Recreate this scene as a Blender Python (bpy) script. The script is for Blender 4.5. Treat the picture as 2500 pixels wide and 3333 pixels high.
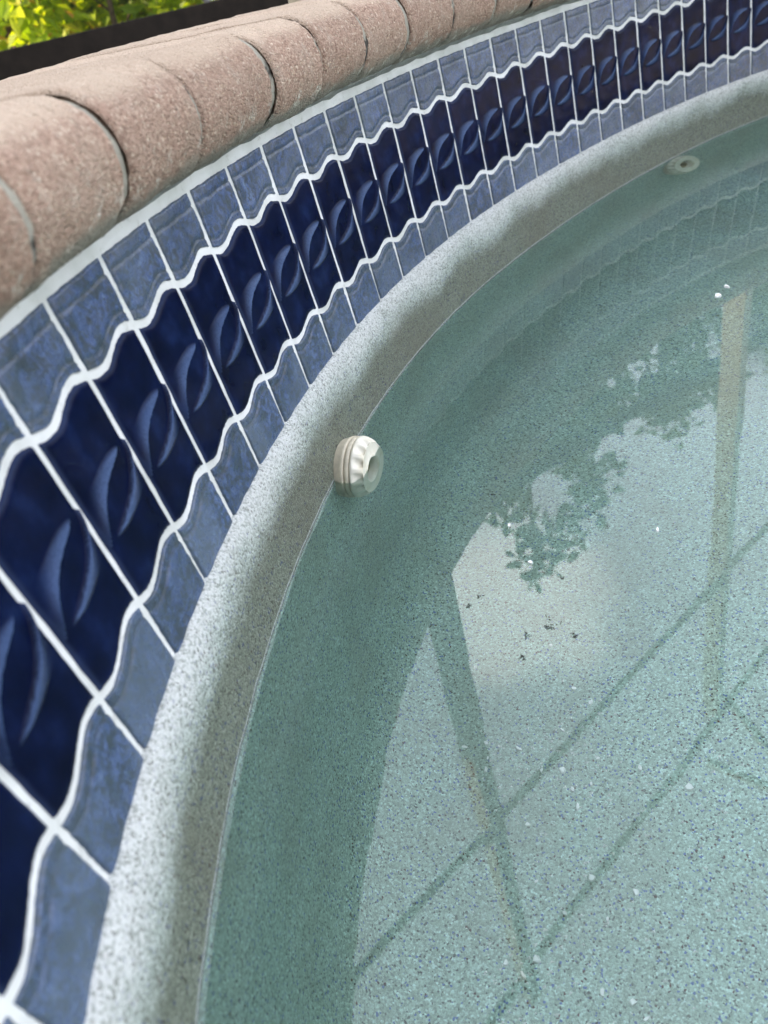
import bpy, bmesh, math, random
import numpy as np
from mathutils import Vector, Matrix, noise

R = math.radians
scene = bpy.context.scene
for o in list(bpy.data.objects):
    bpy.data.objects.remove(o)

# ------------------------------------------------------------------ camera
CAM_Z = 0.0837772
PITCH, ROLL, FPX = 0.6205101, -0.2179743, 2452.44
cp, sp, cr_, sr_ = math.cos(PITCH), math.sin(PITCH), math.cos(ROLL), math.sin(ROLL)
fwd = Vector((0, cp, -sp))
rgt0, up0 = Vector((1, 0, 0)), Vector((0, sp, cp))
rgt = cr_ * rgt0 + sr_ * up0
upv = -sr_ * rgt0 + cr_ * up0
cam_d = bpy.data.cameras.new('camera')
cam = bpy.data.objects.new('camera', cam_d)
scene.collection.objects.link(cam)
cam.matrix_world = Matrix(((rgt.x, upv.x, -fwd.x, 0), (rgt.y, upv.y, -fwd.y, 0),
                           (rgt.z, upv.z, -fwd.z, CAM_Z), (0, 0, 0, 1)))
cam_d.sensor_fit = 'HORIZONTAL'
cam_d.sensor_width = 7.0
cam_d.lens = 7.0 * FPX / 2500.0
cam_d.clip_start, cam_d.clip_end = 0.01, 2000
cam_d.dof.use_dof = True
cam_d.dof.focus_distance = 0.56
cam_d.dof.aperture_fstop = 2.5
scene.camera = cam

# ------------------------------------------------------------------ sky, sun, exposure
SUN_AZ, SUN_EL = R(192), R(41)           # azimuth counter-clockwise from +X
world = bpy.data.worlds.new('World')
scene.world = world
world.use_nodes = True
world.cycles.sampling_method = 'MANUAL'
world.cycles.sample_map_resolution = 512
nt = world.node_tree
nt.nodes.clear()


def N(tree, typ, **kw):
    n = tree.nodes.new(typ)
    for k, v in kw.items():
        if k == 'inp':
            for a, b in v.items():
                n.inputs[a].default_value = b
        else:
            setattr(n, k, v)
    return n


def L(tree, a, b):
    tree.links.new(a, b)


def MATH(tree, op, a, b=None, c=None, clamp=False):
    n = tree.nodes.new('ShaderNodeMath')
    n.operation = op
    n.use_clamp = clamp
    for i, v in enumerate((a, b, c)):
        if v is None:
            continue
        if isinstance(v, (int, float)):
            n.inputs[i].default_value = v
        else:
            tree.links.new(v, n.inputs[i])
    return n.outputs[0]


def MIX(tree, fac, a, b, blend='MIX'):
    n = tree.nodes.new('ShaderNodeMix')
    n.data_type = 'RGBA'
    n.blend_type = blend
    n.clamp_factor = True
    for s, v in ((0, fac), (6, a), (7, b)):
        if isinstance(v, (int, float)):
            n.inputs[s].default_value = v
        elif isinstance(v, tuple):
            n.inputs[s].default_value = v if len(v) == 4 else (*v, 1)
        else:
            tree.links.new(v, n.inputs[s])
    return n.outputs[2]


def RAMP(tree, fac, stops, interp='LINEAR'):
    n = tree.nodes.new('ShaderNodeValToRGB')
    n.color_ramp.interpolation = interp
    el = n.color_ramp.elements
    while len(el) < len(stops):
        el.new(0.5)
    for e, (p_, c) in zip(el, stops):
        e.position = p_
        e.color = (c, c, c, 1) if isinstance(c, (int, float)) else (*c, 1)
    tree.links.new(fac, n.inputs[0])
    return n.outputs[0]


def MAPR(tree, v, a, b, c=0.0, d=1.0, smooth=True):
    n = tree.nodes.new('ShaderNodeMapRange')
    n.interpolation_type = 'SMOOTHSTEP' if smooth else 'LINEAR'
    tree.links.new(v, n.inputs[0])
    for i, x in enumerate((a, b, c, d)):
        n.inputs[i + 1].default_value = x
    return n.outputs[0]


def NOISE(tree, vec, scale, detail=2.0, rough=0.5, dist=0.0):
    n = tree.nodes.new('ShaderNodeTexNoise')
    n.inputs['Scale'].default_value = scale
    n.inputs['Detail'].default_value = detail
    n.inputs['Roughness'].default_value = rough
    n.inputs['Distortion'].default_value = dist
    if vec is not None:
        tree.links.new(vec, n.inputs['Vector'])
    return n.outputs[0]


sky = N(nt, 'ShaderNodeTexSky', sky_type='NISHITA', sun_disc=False,
        sun_elevation=SUN_EL, sun_rotation=R(90) - SUN_AZ, air_density=1.0, dust_density=1.6, ozone_density=1.0)
tc = N(nt, 'ShaderNodeTexCoord')
sep = N(nt, 'ShaderNodeSeparateXYZ')
L(nt, tc.outputs['Generated'], sep.inputs[0])
zz = MATH(nt, 'ADD', MATH(nt, 'MAXIMUM', sep.outputs[2], 0.0), 0.18)
cx = MATH(nt, 'DIVIDE', sep.outputs[0], zz)
cy = MATH(nt, 'DIVIDE', sep.outputs[1], zz)
comb = N(nt, 'ShaderNodeCombineXYZ')
L(nt, MATH(nt, 'ADD', cx, CLX := 6.53), comb.inputs[0])
L(nt, MATH(nt, 'ADD', cy, CLY := 53.99), comb.inputs[1])
comb.inputs[2].default_value = 0.4
cl = NOISE(nt, comb.outputs[0], 0.9, 5.0, 0.52, 0.3)
veil = MATH(nt, 'MULTIPLY', MAPR(nt, cl, 0.38, 0.58), 0.9)
# one bright cumulus ahead, the rest of the sky thinly veiled
cdir = N(nt, 'ShaderNodeVectorMath', operation='DOT_PRODUCT')
L(nt, tc.outputs['Generated'], cdir.inputs[0])
CAZ, CEL = R(78.5), R(43.5)
cdir.inputs[1].default_value = (math.cos(CAZ) * math.cos(CEL), math.sin(CAZ) * math.cos(CEL), math.sin(CEL))
puff = NOISE(nt, tc.outputs['Generated'], 9, 4, 0.55)
cum = MAPR(nt, MATH(nt, 'ADD', cdir.outputs['Value'], MATH(nt, 'MULTIPLY_ADD', puff, 0.012, -0.006)), 0.9900, 0.9990)
farcum = MAPR(nt, NOISE(nt, comb.outputs[0], 2.1, 5, 0.55), 0.60, 0.74)
core = MATH(nt, 'MAXIMUM', cum, MATH(nt, 'MULTIPLY', farcum, 0.12))
skycol = MIX(nt, core, MIX(nt, veil, sky.outputs[0], (14.0, 20.8, 31.0)), (32.0, 43.0, 56.0))
bg = N(nt, 'ShaderNodeBackground')
bg.inputs[1].default_value = 0.1
L(nt, skycol, bg.inputs[0])
wo = N(nt, 'ShaderNodeOutputWorld')
L(nt, bg.outputs[0], wo.inputs[0])

sun_d = bpy.data.lights.new('sun', 'SUN')
sun_d.energy = 5.0
sun_d.angle = R(0.53)
sun_d.color = (1.0, 0.94, 0.85)
sun = bpy.data.objects.new('sun', sun_d)
scene.collection.objects.link(sun)
sdir = Vector((math.cos(SUN_AZ) * math.cos(SUN_EL), math.sin(SUN_AZ) * math.cos(SUN_EL), math.sin(SUN_EL)))
sun.rotation_euler = sdir.to_track_quat('Z', 'Y').to_euler()
sun.location = sdir * 20

scene.view_settings.view_transform = 'Standard'
scene.view_settings.look = 'None'
scene.view_settings.gamma = 1.0
scene.view_settings.exposure = 0.9
scene.view_settings.use_white_balance = True
scene.view_settings.white_balance_temperature = 10000
scene.view_settings.white_balance_tint = 22
scene.render.engine = 'CYCLES'
scene.cycles.max_bounces = 8
scene.cycles.diffuse_bounces = 3
scene.cycles.glossy_bounces = 3
scene.cycles.transmission_bounces = 6
scene.cycles.transparent_max_bounces = 12
scene.cycles.caustics_reflective = True
scene.cycles.caustics_refractive = True

# ------------------------------------------------------------------ plan curve of the pool wall
W = 0.0531709            # width of one tile column
ZU, ZL, ZB = -0.0344128, -0.1183391, -0.152
LEAN = 0.1128383
ZW = -0.221795           # water level
KS = (-0.0397423, 0.0352578, 0.0595507, -0.116252, -0.182536, 0.1426567)
g = np.linspace(-10, 34, 1761)
tt = (np.clip(g, -4.3, 26.0) - 11) / 18
kk = np.clip(sum(KS[j] * tt ** j for j in range(6)), -0.075, -0.02)
dg = g[1] - g[0]
th = np.concatenate([[0], np.cumsum((kk[1:] + kk[:-1]) / 2 * dg)])
i0 = int(np.argmin(abs(g - 11)))
th = th - th[i0] + 0.9153123
gx, gy = np.cos(th) * W, np.sin(th) * W
GX = np.concatenate([[0], np.cumsum((gx[1:] + gx[:-1]) / 2 * dg)])
GY = np.concatenate([[0], np.cumsum((gy[1:] + gy[:-1]) / 2 * dg)])
GX = GX - GX[i0] + 0.110279
GY = GY - GY[i0] + 0.7879526


def at(s, off=0.0, z=0.0):
    """Point on the wall: s = tile column, off = metres towards the pool from the tile's lower edge."""
    x, y, t = np.interp(s, g, GX), np.interp(s, g, GY), np.interp(s, g, th)
    o = LEAN * 0.152 + off
    return Vector((x + math.sin(t) * o, y - math.cos(t) * o, z))


def heading(s):
    return float(np.interp(s, g, th))


def tile_off(z):
    return -LEAN * (z + 0.152)


# closed outline: the measured arc, then a freeform curve back round the unseen side
S0, S1 = -8.0, 32.0
arc = [at(s) for s in np.arange(S0, S1 + 0.01, 0.25)]
tail = [(1.55, 1.36), (2.1, 1.12), (2.5, 0.55), (2.55, -0.2), (2.15, -0.85), (1.4, -1.15), (0.7, -1.0), (0.22, -0.55)]
ctl = [arc[-9], arc[-1]] + [Vector((x, y, 0)) for x, y in tail] + [arc[0], arc[8]]
rest = []
for i in range(1, len(ctl) - 2):
    p0, p1, p2, p3 = ctl[i - 1], ctl[i], ctl[i + 1], ctl[i + 2]
    n_ = max(4, int((p2 - p1).length / 0.05))
    for k in range(1, n_):
        t = k / n_
        rest.append(0.5 * ((2 * p1) + (p2 - p0) * t + (2 * p0 - 5 * p1 + 4 * p2 - p3) * t * t + (3 * p1 - p0 - 3 * p2 + p3) * t ** 3))
    if i < len(ctl) - 3:
        rest.append(p2.copy())
LOOP = arc + rest
NL = len(LOOP)
NARC = len(arc)
LN = []
for i in range(NL):
    d = (LOOP[(i + 1) % NL] - LOOP[i - 1]).normalized()
    if i < NARC:
        t = heading(S0 + 0.25 * i)
        d = Vector((math.cos(t), math.sin(t), 0))
    LN.append(Vector((d.y, -d.x, 0)))
CEN = Vector((1.1, 0.15, 0))

# ------------------------------------------------------------------ helpers
COL = scene.collection


def tag(o, label=None, cat=None, group=None, kind=None):
    if label: o['label'] = label
    if cat: o['category'] = cat
    if group: o['group'] = group
    if kind: o['kind'] = kind
    return o


def link(name, me, mat=None, parent=None):
    o = bpy.data.objects.new(name, me)
    COL.objects.link(o)
    if mat and me and not me.materials:
        me.materials.append(mat)
    if parent:
        o.parent = parent
    return o


def mesh(name, verts, faces, smooth=True):
    me = bpy.data.meshes.new(name)
    me.from_pydata([tuple(v) for v in verts], [], faces)
    me.update()
    if smooth:
        me.polygons.foreach_set('use_smooth', [True] * len(me.polygons))
    return me


def empty(name, loc=(0, 0, 0)):
    o = bpy.data.objects.new(name, None)
    COL.objects.link(o)
    o.location = loc
    o.empty_display_size = 0.02
    return o


def fattr(me, name, vals):
    a = me.attributes.new(name, 'FLOAT', 'POINT')
    a.data.foreach_set('value', np.asarray(vals, dtype=np.float32))


def box_mesh(name, a, b, w, h, bevel=0.0):
    """Bar from a to b, w wide and h deep."""
    a, b = Vector(a), Vector(b)
    d = (b - a).normalized()
    s = d.cross(Vector((0, 0, 1)))
    if s.length < 1e-3:
        s = Vector((1, 0, 0))
    s.normalize()
    u = s.cross(d)
    bm = bmesh.new()
    vs = []
    for p in (a, b):
        for i, j in ((-1, -1), (1, -1), (1, 1), (-1, 1)):
            vs.append(bm.verts.new(p + s * (w / 2 * i) + u * (h / 2 * j)))
    for f in ((0, 1, 2, 3), (7, 6, 5, 4), (0, 4, 5, 1), (1, 5, 6, 2), (2, 6, 7, 3), (3, 7, 4, 0)):
        bm.faces.new([vs[i] for i in f])
    bmesh.ops.recalc_face_normals(bm, faces=bm.faces)
    if bevel:
        bmesh.ops.bevel(bm, geom=list(bm.edges), offset=bevel, segments=2, affect='EDGES', profile=0.5)
    me = bpy.data.meshes.new(name)
    bm.to_mesh(me)
    bm.free()
    return me


def mat(name):
    m = bpy.data.materials.new(name)
    m.use_nodes = True
    t = m.node_tree
    t.nodes.clear()
    out = t.nodes.new('ShaderNodeOutputMaterial')
    b = t.nodes.new('ShaderNodeBsdfPrincipled')
    t.links.new(b.outputs[0], out.inputs[0])
    return m, t, b, out


def setc(t, b, col=None, rough=None, normal=None, **kw):
    for key, v in (('Base Color', col), ('Roughness', rough), ('Normal', normal)):
        if v is None:
            continue
        if isinstance(v, (int, float)):
            b.inputs[key].default_value = v
        elif isinstance(v, tuple):
            b.inputs[key].default_value = (*v, 1) if len(v) == 3 else v
        else:
            t.links.new(v, b.inputs[key])
    for k, v in kw.items():
        b.inputs[k.replace('_', ' ')].default_value = v


def BUMP(t, h, strength, dist, normal=None):
    n = t.nodes.new('ShaderNodeBump')
    n.inputs['Strength'].default_value = strength
    n.inputs['Distance'].default_value = dist
    t.links.new(h, n.inputs['Height'])
    if normal is not None:
        t.links.new(normal, n.inputs['Normal'])
    return n.outputs[0]


def OBJC(t):
    return t.nodes.new('ShaderNodeTexCoord').outputs['Object']


def RNDC(t, amt=3.0):
    """Object coordinates shifted by a random amount for each object, so that copies differ."""
    oi = t.nodes.new('ShaderNodeObjectInfo')
    v = t.nodes.new('ShaderNodeVectorMath')
    v.operation = 'MULTIPLY_ADD'
    c = t.nodes.new('ShaderNodeCombineXYZ')
    for i, k in enumerate((1.0, 1.7, 2.3)):
        t.links.new(MATH(t, 'MULTIPLY', oi.outputs['Random'], k * amt), c.inputs[i])
    t.links.new(OBJC(t), v.inputs[0])
    v.inputs[1].default_value = (1, 1, 1)
    t.links.new(c.outputs[0], v.inputs[2])
    return v.outputs[0], oi.outputs['Random']


def ATTR(t, name):
    n = t.nodes.new('ShaderNodeAttribute')
    n.attribute_name = name
    return n.outputs['Fac']


# ------------------------------------------------------------------ materials
# plaster: exposed quartz aggregate, wet and darker near the water, dry and limed near the tile
M_PLASTER, t, b, _ = mat('quartz_plaster')
oc = OBJC(t)
vor = N(t, 'ShaderNodeTexVoronoi', feature='F1')
vor.inputs['Scale'].default_value = 820
L(t, oc, vor.inputs['Vector'])
sepc = N(t, 'ShaderNodeSeparateColor')
L(t, vor.outputs['Color'], sepc.inputs[0])
rc = sepc.outputs[0]
grain = RAMP(t, rc, [(0.0, (0.11, 0.10, 0.09)), (0.04, (0.22, 0.21, 0.18)), (0.06, (0.40, 0.42, 0.37)), (0.30, (0.50, 0.53, 0.47)),
                     (0.55, (0.60, 0.635, 0.565)), (0.80, (0.71, 0.74, 0.67)), (0.94, (0.86, 0.88, 0.82)), (1.0, (1.0, 1.0, 0.96))])
grain = MIX(t, 1.0, grain, (0.665, 0.895, 0.885), 'MULTIPLY')
isblue = MATH(t, 'GREATER_THAN', sepc.outputs[1], 0.962)
isbrown = MATH(t, 'GREATER_THAN', sepc.outputs[2], 0.992)
grain = MIX(t, isblue, grain, (0.10, 0.20, 0.44))
grain = MIX(t, isbrown, grain, (0.10, 0.035, 0.015))
big = NOISE(t, oc, 9, 2, 0.6)
grain = MIX(t, MATH(t, 'MULTIPLY', MAPR(t, big, 0.42, 0.7), 0.35), grain, (0.33, 0.34, 0.28))
fine = NOISE(t, oc, 1500, 2, 0.6)
grain = MIX(t, 1.0, grain, RAMP(t, fine, [(0.3, 0.7), (0.7, 1.25)]), 'MULTIPLY')
sx = N(t, 'ShaderNodeSeparateXYZ')
L(t, oc, sx.inputs[0])
wob = NOISE(t, oc, 14, 3, 0.6)
wob2 = NOISE(t, oc, 420, 2, 0.6)
zrel = MATH(t, 'ADD', sx.outputs[2], MATH(t, 'ADD', MATH(t, 'MULTIPLY_ADD', wob, 0.034, -0.017), MATH(t, 'MULTIPLY_ADD', wob2, 0.012, -0.006)))
dry = MATH(t, 'MULTIPLY', MAPR(t, zrel, -0.190, -0.157), MAPR(t, rc, 0.0, 0.45, 0.75, 1.0))
damp = MATH(t, 'MULTIPLY', MAPR(t, sx.outputs[2], ZW - 0.0005, ZW + 0.0005), MATH(t, 'SUBTRACT', 1.0, dry))
grain = MIX(t, damp, grain, MIX(t, 1.0, grain, (0.39, 0.325, 0.285), 'MULTIPLY'))  # damp above the water; submerged plaster kept paler in place of underwater light
pale_line = MATH(t, 'MULTIPLY', MATH(t, 'SUBTRACT', 1.0, MAPR(t, MATH(t, 'ABSOLUTE', MATH(t, 'SUBTRACT', sx.outputs[2], ZW + 0.0022)), 0.0002, 0.0008)), MAPR(t, wob2, 0.3, 0.55, 0.25, 0.9))  # thin pale line just above the water level
grain = MIX(t, pale_line, grain, (0.42, 0.48, 0.48))
crust = MATH(t, 'MULTIPLY', MAPR(t, MATH(t, 'ADD', zrel, MATH(t, 'MULTIPLY_ADD', wob2, 0.012, -0.006)), -0.174, -0.154), MAPR(t, rc, 0.05, 0.6, 0.10, 0.42))
drycol = RAMP(t, rc, [(0.0, (0.26, 0.26, 0.24)), (0.18, (0.36, 0.37, 0.35)), (0.45, (0.45, 0.46, 0.445)), (1.0, (0.60, 0.60, 0.59))])
colr = MIX(t, crust, MIX(t, MATH(t, 'MULTIPLY', dry, 0.82), grain, drycol), (0.80, 0.80, 0.79))
rough = MAPR(t, dry, 0, 1, 0.42, 0.8)
hgt = MATH(t, 'ADD', MATH(t, 'MULTIPLY', vor.outputs['Distance'], -1.0), MATH(t, 'MULTIPLY', rc, 0.5))
setc(t, b, colr, rough, BUMP(t, hgt, 0.55, 0.0011), Specular_IOR_Level=0.4)

# light glazed tile
def slate(name):
    m, t, b, _ = mat(name)
    v, rnd = RNDC(t)
    n1 = NOISE(t, v, 80, 4, 0.75, 1.2)
    n2 = NOISE(t, v, 300, 3, 0.7, 0.5)
    n3 = NOISE(t, v, 18, 2, 0.5)
    c = RAMP(t, n1, [(0.34, (0.036, 0.056, 0.064)), (0.44, (0.048, 0.080, 0.128)), (0.55, (0.066, 0.108, 0.200)), (0.70, (0.125, 0.180, 0.275))])
    c = MIX(t, MATH(t, 'MULTIPLY', MAPR(t, n2, 0.47, 0.60), 0.85), c, (0.034, 0.046, 0.046))
    c = MIX(t, MATH(t, 'MULTIPLY', MAPR(t, n3, 0.35, 0.7), 0.5), c, (0.125, 0.155, 0.185))
    c = MIX(t, MATH(t, 'MULTIPLY', ATTR(t, 'contour'), 0.75), c, (0.045, 0.058, 0.055))
    c = MIX(t, MATH(t, 'MULTIPLY', ATTR(t, 'edge'), 0.5), c, (0.10, 0.12, 0.13))
    c = MIX(t, 1.0, c, MIX(t, rnd, (0.70, 0.83, 0.96), (1.00, 1.12, 1.26)), 'MULTIPLY')
    setc(t, b, c, MAPR(t, n2, 0.3, 0.7, 0.22, 0.4), BUMP(t, n2, 0.25, 0.0006), Specular_IOR_Level=0.5)
    return m


M_SLATE = slate('slate_blue_glaze')

M_NAVY, t, b, _ = mat('navy_glaze')
v, rnd = RNDC(t)
n1 = NOISE(t, v, 60, 3, 0.5)
n2 = NOISE(t, v, 900, 2, 0.6)
c = RAMP(t, n1, [(0.3, (0.0008, 0.0034, 0.016)), (0.55, (0.0014, 0.0062, 0.030)), (0.75, (0.004, 0.015, 0.060))])
edge = ATTR(t, 'edge')
c = MIX(t, MATH(t, 'MULTIPLY', MATH(t, 'POWER', edge, 1.6), 0.6), c, (0.040, 0.068, 0.145))
rdg = MATH(t, 'MULTIPLY', ATTR(t, 'ridge'), MAPR(t, n2, 0.25, 0.6, 0.62, 1.0))
c = MIX(t, MATH(t, 'MULTIPLY', rdg, 0.7), c, (0.080, 0.155, 0.310))
c = MIX(t, 1.0, c, MIX(t, rnd, (0.82, 0.85, 0.88), (1.2, 1.15, 1.12)), 'MULTIPLY')
setc(t, b, c, 0.16, BUMP(t, n1, 0.2, 0.001), Specular_IOR_Level=0.05)

M_GROUT, t, b, _ = mat('white_grout')
oc = OBJC(t)
n1 = NOISE(t, oc, 700, 3, 0.6)
n2 = NOISE(t, oc, 25, 3, 0.6)
c = MIX(t, MAPR(t, n2, 0.35, 0.7), (0.80, 0.80, 0.79), (0.62, 0.63, 0.60))
c = MIX(t, MATH(t, 'MULTIPLY', MAPR(t, NOISE(t, oc, 160, 3, 0.7), 0.58, 0.72), 0.5), c, (0.42, 0.42, 0.38))
setc(t, b, c, 0.8, BUMP(t, n1, 0.3, 0.0006))

# concrete coping brick, pinkish tan
M_BRICK, t, b, _ = mat('pink_concrete_brick')
v, rnd = RNDC(t)
n1 = NOISE(t, v, 900, 3, 0.7)
n2 = NOISE(t, v, 420, 3, 0.65)
n3 = NOISE(t, v, 30, 4, 0.6)
vv = N(t, 'ShaderNodeTexVoronoi')
vv.inputs['Scale'].default_value = 800
L(t, v, vv.inputs['Vector'])
svc = N(t, 'ShaderNodeSeparateColor')
L(t, vv.outputs['Color'], svc.inputs[0])
c = RAMP(t, svc.outputs[0], [(0.0, (0.27, 0.170, 0.140)), (0.25, (0.40, 0.262, 0.220)), (0.65, (0.47, 0.320, 0.272)), (0.93, (0.56, 0.42, 0.36)), (1.0, (0.70, 0.60, 0.53))])
c = MIX(t, MATH(t, 'MULTIPLY', MAPR(t, n3, 0.35, 0.75), 0.45), c, (0.42, 0.335, 0.29))
c = MIX(t, MATH(t, 'MULTIPLY', MAPR(t, n2, 0.58, 0.72), 0.6), c, (0.27, 0.20, 0.165))
stain_toplight = ATTR(t, 'low')
st = MATH(t, 'ADD', stain_toplight, MATH(t, 'MULTIPLY_ADD', n3, 1.2, -0.6))
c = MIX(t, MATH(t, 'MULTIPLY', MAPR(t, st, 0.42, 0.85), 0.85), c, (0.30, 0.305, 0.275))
wh = NOISE(t, v, 75, 3, 0.6)
c = MIX(t, MATH(t, 'MULTIPLY', MATH(t, 'MULTIPLY', MAPR(t, wh, 0.55, 0.66), MAPR(t, n2, 0.4, 0.6)), MAPR(t, stain_toplight, 0.0, 0.35, 0.22, 1.0)), c, (0.66, 0.66, 0.63))
c = MIX(t, MAPR(t, MATH(t, 'ADD', MATH(t, 'MULTIPLY', stain_toplight, -1.0), MATH(t, 'MULTIPLY_ADD', n3, 0.8, -0.4)), 0.1, 1.0, 0.0, 0.6), c, (0.68, 0.57, 0.49))  # paler brick tops: the brighter light on them is put into the colour
c = MIX(t, 1.0, c, MIX(t, rnd, (0.92, 0.82, 0.72), (1.12, 1.03, 0.92)), 'MULTIPLY')
h = MATH(t, 'ADD', MATH(t, 'MULTIPLY', n2, 0.9), MATH(t, 'ADD', MATH(t, 'MULTIPLY', n1, 0.4), MATH(t, 'MULTIPLY', vv.outputs['Distance'], -0.5)))
setc(t, b, c, 0.85, BUMP(t, h, 1.0, 0.0022), Specular_IOR_Level=0.3)

M_MORTAR, t, b, _ = mat('grey_mortar')
oc = OBJC(t)
n1 = NOISE(t, oc, 400, 4, 0.7)
n2 = NOISE(t, oc, 60, 3, 0.6)
c = MIX(t, MAPR(t, n2, 0.48, 0.62), (0.38, 0.345, 0.285), (0.05, 0.042, 0.035))
setc(t, b, c, 0.95, BUMP(t, n1, 0.9, 0.002))

M_BED, t, b, _ = mat('grey_mortar_bed')
oc = OBJC(t)
n1 = NOISE(t, oc, 500, 4, 0.7)
n2 = NOISE(t, oc, 50, 3, 0.6)
setc(t, b, MIX(t, MAPR(t, n2, 0.35, 0.65), (0.36, 0.37, 0.34), (0.26, 0.265, 0.235)), 0.95, BUMP(t, n1, 0.9, 0.0018))

# calm water: mirror by Fresnel over a clear, slightly green body
M_WATER, t, b, out = mat('water')
t.nodes.remove(b)
oc = OBJC(t)
wv = MATH(t, 'ADD', NOISE(t, oc, 9, 2, 0.5), MATH(t, 'MULTIPLY', NOISE(t, oc, 40, 2, 0.5), 0.12))
nrm = BUMP(t, wv, 1.0, 0.0002)
gl = N(t, 'ShaderNodeBsdfGlossy')
gl.inputs['Roughness'].default_value = 0.0
L(t, nrm, gl.inputs['Normal'])
tr = N(t, 'ShaderNodeBsdfRefraction')
tr.inputs['Color'].default_value = (0.90, 1.0, 0.99, 1)
tr.inputs['Roughness'].default_value = 0.0
tr.inputs['IOR'].default_value = 1.333
L(t, nrm, tr.inputs['Normal'])
fr_ = N(t, 'ShaderNodeFresnel')
fr_.inputs['IOR'].default_value = 1.46
L(t, nrm, fr_.inputs['Normal'])
fres = fr_.outputs[0]
mx = N(t, 'ShaderNodeMixShader')
L(t, fres, mx.inputs[0])
L(t, tr.outputs[0], mx.inputs[1])
L(t, gl.outputs[0], mx.inputs[2])
L(t, mx.outputs[0], out.inputs[0])


def plain(name, col, rough=0.5, var=0.12, scale=60, bump=0.0, spec=0.5):
    m, t, b, _ = mat(name)
    oc = OBJC(t)
    n = NOISE(t, oc, scale, 4, 0.6)
    lo = tuple(x * (1 - var) for x in col)
    hi = tuple(min(1, x * (1 + var)) for x in col)
    setc(t, b, MIX(t, MAPR(t, n, 0.3, 0.7), lo, hi), rough, BUMP(t, n, 0.4, bump) if bump else None, Specular_IOR_Level=spec)
    return m


M_PVC, t, b, _ = mat('white_plastic')
oc = OBJC(t)
n = NOISE(t, oc, 90, 4, 0.6)
setc(t, b, MIX(t, MAPR(t, n, 0.45, 0.75), (0.86, 0.80, 0.68), (0.74, 0.65, 0.49)), 0.38, BUMP(t, n, 0.2, 0.0003))
M_PVC2 = plain('aged_plastic', (0.72, 0.63, 0.49), 0.45, 0.15, 120)
M_HOLE = plain('yellowed_plastic', (0.50, 0.38, 0.22), 0.45, 0.15, 120)
M_BRONZE = plain('bronze_aluminium', (0.016, 0.012, 0.010), 0.6, 0.25, 20, 0, 0.12)
M_SAND = plain('sand_aluminium', (0.46, 0.40, 0.31), 0.5, 0.1, 20)
M_CHIP = plain('white_chip', (0.93, 0.93, 0.91), 0.6, 0.06, 500)
M_DIRT = plain('dark_debris', (0.030, 0.026, 0.020), 0.8, 0.4, 900)
M_DECK = plain('paver', (0.55, 0.48, 0.40), 0.9, 0.2, 30, 0.004)
M_GROUND = plain('lawn_soil', (0.07, 0.075, 0.04), 0.95, 0.4, 6, 0.02)
M_STUCCO = plain('cream_stucco', (0.62, 0.57, 0.48), 0.9, 0.06, 40, 0.003)
M_ROOF = plain('roof_tile', (0.30, 0.16, 0.11), 0.8, 0.2, 20)
M_BARK = plain('bark', (0.12, 0.085, 0.06), 0.9, 0.4, 60, 0.004)
M_GREYBARK = plain('grey_bark', (0.26, 0.25, 0.25), 0.9, 0.35, 90, 0.004)
M_GLASS = plain('window_glass', (0.03, 0.04, 0.05), 0.08, 0.1, 3)
M_TRIM = plain('white_trim', (0.75, 0.74, 0.70), 0.6, 0.05, 40)


def leaf_mat(name, cols):
    m, t, b, out = mat(name)
    g_ = N(t, 'ShaderNodeNewGeometry')
    c = RAMP(t, g_.outputs['Random Per Island'], cols)
    setc(t, b, c, 0.5, Specular_IOR_Level=0.35)
    tl = N(t, 'ShaderNodeBsdfTranslucent')
    L(t, MIX(t, 1.0, c, (1.3, 1.35, 0.6), 'MULTIPLY'), tl.inputs[0])
    mx = N(t, 'ShaderNodeMixShader')
    mx.inputs[0].default_value = 0.5
    L(t, b.outputs[0], mx.inputs[1])
    L(t, tl.outputs[0], mx.inputs[2])
    L(t, mx.outputs[0], out.inputs[0])
    return m


M_LEAF_Y = leaf_mat('yellow_green_leaf', [(0.0, (0.14, 0.26, 0.03)), (0.4, (0.32, 0.48, 0.05)), (0.75, (0.47, 0.58, 0.07)), (0.93, (0.55, 0.58, 0.12)), (1.0, (0.60, 0.20, 0.09))])
M_LEAF_D = leaf_mat('dark_green_leaf', [(0.0, (0.05, 0.09, 0.015)), (0.5, (0.11, 0.18, 0.025)), (0.9, (0.20, 0.26, 0.04)), (1.0, (0.34, 0.14, 0.04))])
M_LEAF_T = leaf_mat('tree_leaf', [(0.0, (0.06, 0.10, 0.02)), (0.5, (0.12, 0.17, 0.03)), (1.0, (0.20, 0.23, 0.05))])

# insect screen: woven threads with open holes between
M_SCREEN, t, b, out = mat('insect_screen')
oc = OBJC(t)
sx = N(t, 'ShaderNodeSeparateXYZ')
L(t, oc, sx.inputs[0])
PX = 0.0045
wx = MATH(t, 'LESS_THAN', MATH(t, 'FRACT', MATH(t, 'DIVIDE', sx.outputs[0], PX)), 0.06)
wz = MATH(t, 'LESS_THAN', MATH(t, 'FRACT', MATH(t, 'DIVIDE', sx.outputs[2], PX)), 0.06)
wire = MATH(t, 'MAXIMUM', wx, wz)
setc(t, b, (0.03, 0.028, 0.025), 0.6)
tr = N(t, 'ShaderNodeBsdfTransparent')
mx = N(t, 'ShaderNodeMixShader')
L(t, wire, mx.inputs[0])
L(t, tr.outputs[0], mx.inputs[1])
L(t, b.outputs[0], mx.inputs[2])
L(t, mx.outputs[0], out.inputs[0])

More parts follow.
